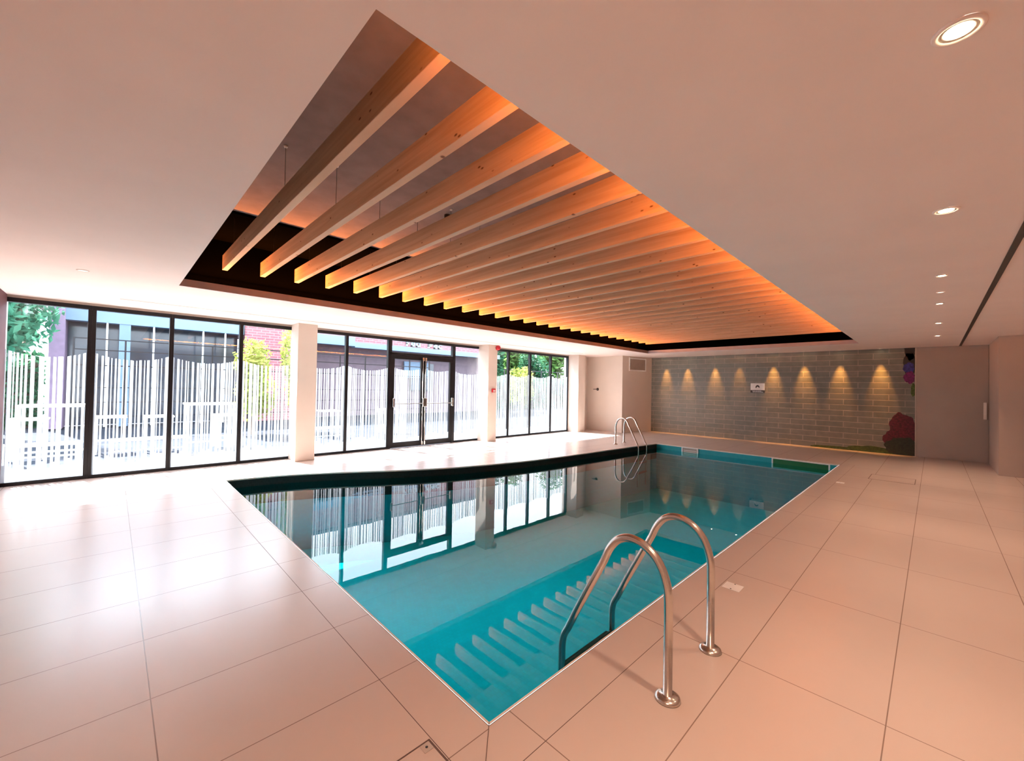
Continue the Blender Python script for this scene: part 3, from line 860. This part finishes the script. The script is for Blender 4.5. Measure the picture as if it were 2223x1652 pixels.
# terrace furniture
def table(name, x, y, w, dpt, h, label, grp, cat='table'):
    e = empty(name, (x, y, -.03)); hh = h + .03
    bm = boxes((-w / 2, w / 2, -dpt / 2, dpt / 2, hh - .035, hh), bev=.006); mesh_obj('table_top' if cat == 'table' else 'seat', bm, M['pwhite'], e)
    for sx in (-1, 1):
        for sy in (-1, 1):
            bm = boxes((sx * (w / 2 - .04) - .02, sx * (w / 2 - .04) + .02, sy * (dpt / 2 - .04) - .02, sy * (dpt / 2 - .04) + .02, 0, hh - .035)); mesh_obj('leg', bm, M['pwhite'], e)
    bm = boxes((-w / 2 + .05, w / 2 - .05, -.012, .012, .25, .28)); mesh_obj('stretcher', bm, M['pwhite'], e)
    tag(e, label, cat, grp)
table('bar_table', -1.95, 9.35, .85, .6, 1.05, 'tall white bar table outside the first window bay', 'white bar tables on the terrace')
table('bar_table', .25, 9.35, .85, .6, 1.05, 'tall white bar table outside the third window bay', 'white bar tables on the terrace')
SM = [(-2.36, 10.6, 'low white table outside the first window bay, at the camera end'), (-1.25, 10.7, 'low white table outside the second bay, right of its wide mullion'), (-.50, 10.45, 'low white table outside the second bay, next to the third bay'),
      (.72, 10.3, 'low white table outside the third window bay'), (3.25, 10.8, 'low white table outside the bay after the first column'), (5.1, 10.8, 'low white table outside the bay before the double door')]
for x, y, lab in SM: table('patio_table', x, y, .5, .5, .74, lab, 'low white tables on the terrace')
table('bench', -2.05, 8.70, .9, .34, .45, 'white bench close outside the first window bay', 'white benches on the terrace', 'bench')
table('bench', -.72, 8.70, 1.1, .34, .45, 'white bench close outside the second window bay', 'white benches on the terrace', 'bench')
table('bench', 2.5, 8.9, 1.1, .34, .45, 'white bench outside the bay right of the first column', 'white benches on the terrace', 'bench')

# trees and bushes
def leaf_cloud(bm, c, rx, ry, rz, n, size, rg):
    for _ in range(n):
        while True:
            p = Vector((rg.uniform(-1, 1), rg.uniform(-1, 1), rg.uniform(-1, 1)))
            if .35 < p.length < 1: break
        q = Vector(c) + Vector((p.x * rx, p.y * ry, p.z * rz))
        u = Vector((rg.gauss(0, 1), rg.gauss(0, 1), rg.gauss(0, 1))).normalized(); v = u.orthogonal().normalized()
        s = size * rg.uniform(.6, 1.3)
        add_quad(bm, [q - u * s, q + v * s * .45, q + u * s, q - v * s * .45])
def tree(x, y, h, r, mat, label, seed, name='tree', n=2600, cat='tree', size=.16, grp='trees beyond the terrace'):
    rg = random.Random(seed); e = empty(name, (x, y, -.03))
    bm = bmesh.new()
    add_tube(bm, [(0, 0, 0), (.05, 0, h * .35), (-.04, .05, h * .7)], .09 * h / 5, 8)
    for k in range(5):
        a = rg.uniform(0, 6.28); add_tube(bm, [(.03, 0, h * (.28 + .06 * k)), (r * .6 * math.cos(a), r * .6 * math.sin(a), h * (.5 + .08 * k))], .03 * h / 5, 6)
    mesh_obj('trunk', bm, M['bark'], e)
    bm = bmesh.new()
    for k in range(7):
        a = rg.uniform(0, 6.28); d = r * rg.uniform(.2, .6)
        leaf_cloud(bm, (d * math.cos(a), d * math.sin(a), h * rg.uniform(.4, .85)), r * .6, r * .6, h * .26, n // 7, size, rg)
    mesh_obj('foliage', bm, M[mat], e)
    tag(e, label, cat, grp)
tree(-3.35, 15.2, 5.6, 1.25, 'leafA', 'blossoming green tree seen through the first window bay', 1, n=5200, size=.13)
tree(-5.2, 21.2, 7.0, 1.9, 'leafD', 'dark tree behind the blossoming tree at the first bay', 2, n=5200, size=.24)
tree(1.72, 12.6, 2.75, .62, 'leafC', 'yellow green bush seen left of the first column', 3, 'bush', 1800, 'bush', .09, 'bushes on the terrace')
tree(3.0, 12.7, 3.3, .5, 'leafC', 'taller yellow green bush half hidden by the first column', 4, 'bush', 1500, 'bush', .09, 'bushes on the terrace')
tree(19.5, 22.6, 6.4, 1.5, 'leafD', 'dark green tree just right of the second column', 5, n=3800, size=.2)
tree(24.4, 25.2, 6.6, 2.1, 'leafB', 'light green tree seen through the ninth window bay', 6, n=4200, size=.24)
tree(22.7, 20.9, 4.6, 1.2, 'leafD', 'dark small tree seen through the tenth window bay', 7, n=3000, size=.16)
tree(28.2, 22.8, 7.0, 2.3, 'leafB', 'bright green tree seen through the last window bay', 8, n=4200, size=.26)
tree(16.9, 16.4, 2.7, 1.0, 'leafC', 'low lime green bush seen through the ninth window bay', 9, 'bush', 2400, 'bush', .12, 'bushes on the terrace')
def hedge(x0, x1, y, h, mat, label, seed, n):
    rg = random.Random(seed); e = empty('hedge', (x0, y, -.03)); bm = bmesh.new()
    L = x1 - x0
    add_box(bm, .1, L - .1, -.25, .25, 0, h * .9)
    mesh_obj('branches', bm, M['bark'], e)
    bm = bmesh.new()
    for _ in range(n):
        q = Vector((rg.uniform(0, L), rg.uniform(-.5, .4), rg.uniform(.03, h)))
        if abs(q.y) < .26 and q.z < h * .9: q.y = -rg.uniform(.27, .5)
        u = Vector((rg.gauss(0, 1), rg.gauss(0, 1), rg.gauss(0, 1))).normalized(); v = u.orthogonal().normalized(); s_ = rg.uniform(.08, .16)
        add_quad(bm, [q - u * s_, q + v * s_ * .5, q + u * s_, q - v * s_ * .5])
    mesh_obj('foliage', bm, M[mat], e); tag(e, label, 'hedge', 'hedges beyond the terrace')
hedge(-8.5, -2.8, 18.2, 2.3, 'leafD', 'dark clipped hedge behind the blossoming tree', 21, 3500)
hedge(15.6, 36.0, 19.3, 2.2, 'leafD', 'long dark hedge under the right-hand trees', 22, 7000)
e = empty('garden_fence', (22, 18.1, -.03))
bm = bmesh.new()
for k in range(14): add_box(bm, -5 + k * .9, -4.95 + k * .9, -.03, .03, 0, 2.7)
mesh_obj('posts', bm, M['frame'], e)
bm = bmesh.new()
for z in (1.6, 2.15, 2.65): add_box(bm, -5, 6.8, -.02, .02, z, z + .04)
mesh_obj('rails', bm, M['frame'], e)
tag(e, 'dark garden fence in front of the right-hand trees', 'fence')

# ------------------------------------------------------------------ daylight
w = bpy.data.worlds.new('sky'); S.world = w; w.use_nodes = True
bg = w.node_tree.nodes['Background']; bg.inputs[0].default_value = (.80, .90, 1.0, 1); bg.inputs[1].default_value = 4.2
sl = bpy.data.lights.new('sun', 'SUN'); sl.energy = 23.0; sl.angle = math.radians(1.5); sl.color = (1.0, .97, .92)
so = bpy.data.objects.new('sun', sl); COL.objects.link(so)
az, el = math.radians(105), math.radians(52)
dv = -Vector((math.cos(az) * math.cos(el), math.sin(az) * math.cos(el), math.sin(el)))
so.rotation_euler = dv.to_track_quat('-Z', 'Y').to_euler(); so.location = (0, 20, 20)
# sky portals in the window openings (guide daylight sampling only)
for x0, x1 in ((-2.33, 3.4), (3.4, 10.2)):
    pl = bpy.data.lights.new('window_portal', 'AREA'); pl.shape = 'RECTANGLE'; pl.size = x1 - x0; pl.size_y = 2.6
    pl.cycles.is_portal = True
    po = bpy.data.objects.new('window_portal', pl); COL.objects.link(po)
    po.location = ((x0 + x1) / 2, WY + .1, 1.3); po.rotation_euler = Vector((0, -1, 0)).to_track_quat('-Z', 'Z').to_euler()

# ------------------------------------------------------------------ camera
F = 891.4668681863265; yaw, pitch, roll = 0.798656010598893, 0.01572283463472071, 0.018957231810832156
f = Vector((math.cos(yaw) * math.cos(pitch), math.sin(yaw) * math.cos(pitch), math.sin(pitch)))
ri = Vector((math.sin(yaw), -math.cos(yaw), 0)); up = ri.cross(f)
c, s = math.cos(roll), math.sin(roll)
R_, U_ = c * ri + s * up, -s * ri + c * up
cam = bpy.data.cameras.new('camera'); cam.sensor_fit = 'HORIZONTAL'; cam.sensor_width = 36; cam.lens = F / 2223 * 36; cam.clip_start = .05; cam.clip_end = 200
co = bpy.data.objects.new('camera', cam); COL.objects.link(co)
co.matrix_world = Matrix(((R_.x, U_.x, -f.x, -1.2529526408474458), (R_.y, U_.y, -f.y, -1.391917188535886), (R_.z, U_.z, -f.z, 1.51), (0, 0, 0, 1)))
S.camera = co

# ------------------------------------------------------------------ look
S.view_settings.view_transform = 'Standard'; S.view_settings.look = 'None'
S.view_settings.gamma = 1.0; S.view_settings.use_curve_mapping = False
S.view_settings.exposure = 1.3
cy = S.cycles
cy.max_bounces = 8; cy.diffuse_bounces = 6; cy.glossy_bounces = 4; cy.transmission_bounces = 4; cy.transparent_max_bounces = 10
cy.caustics_reflective = False; cy.caustics_refractive = False
cy.sample_clamp_indirect = 10.0
cy.use_denoising = True
cy.use_light_tree = True
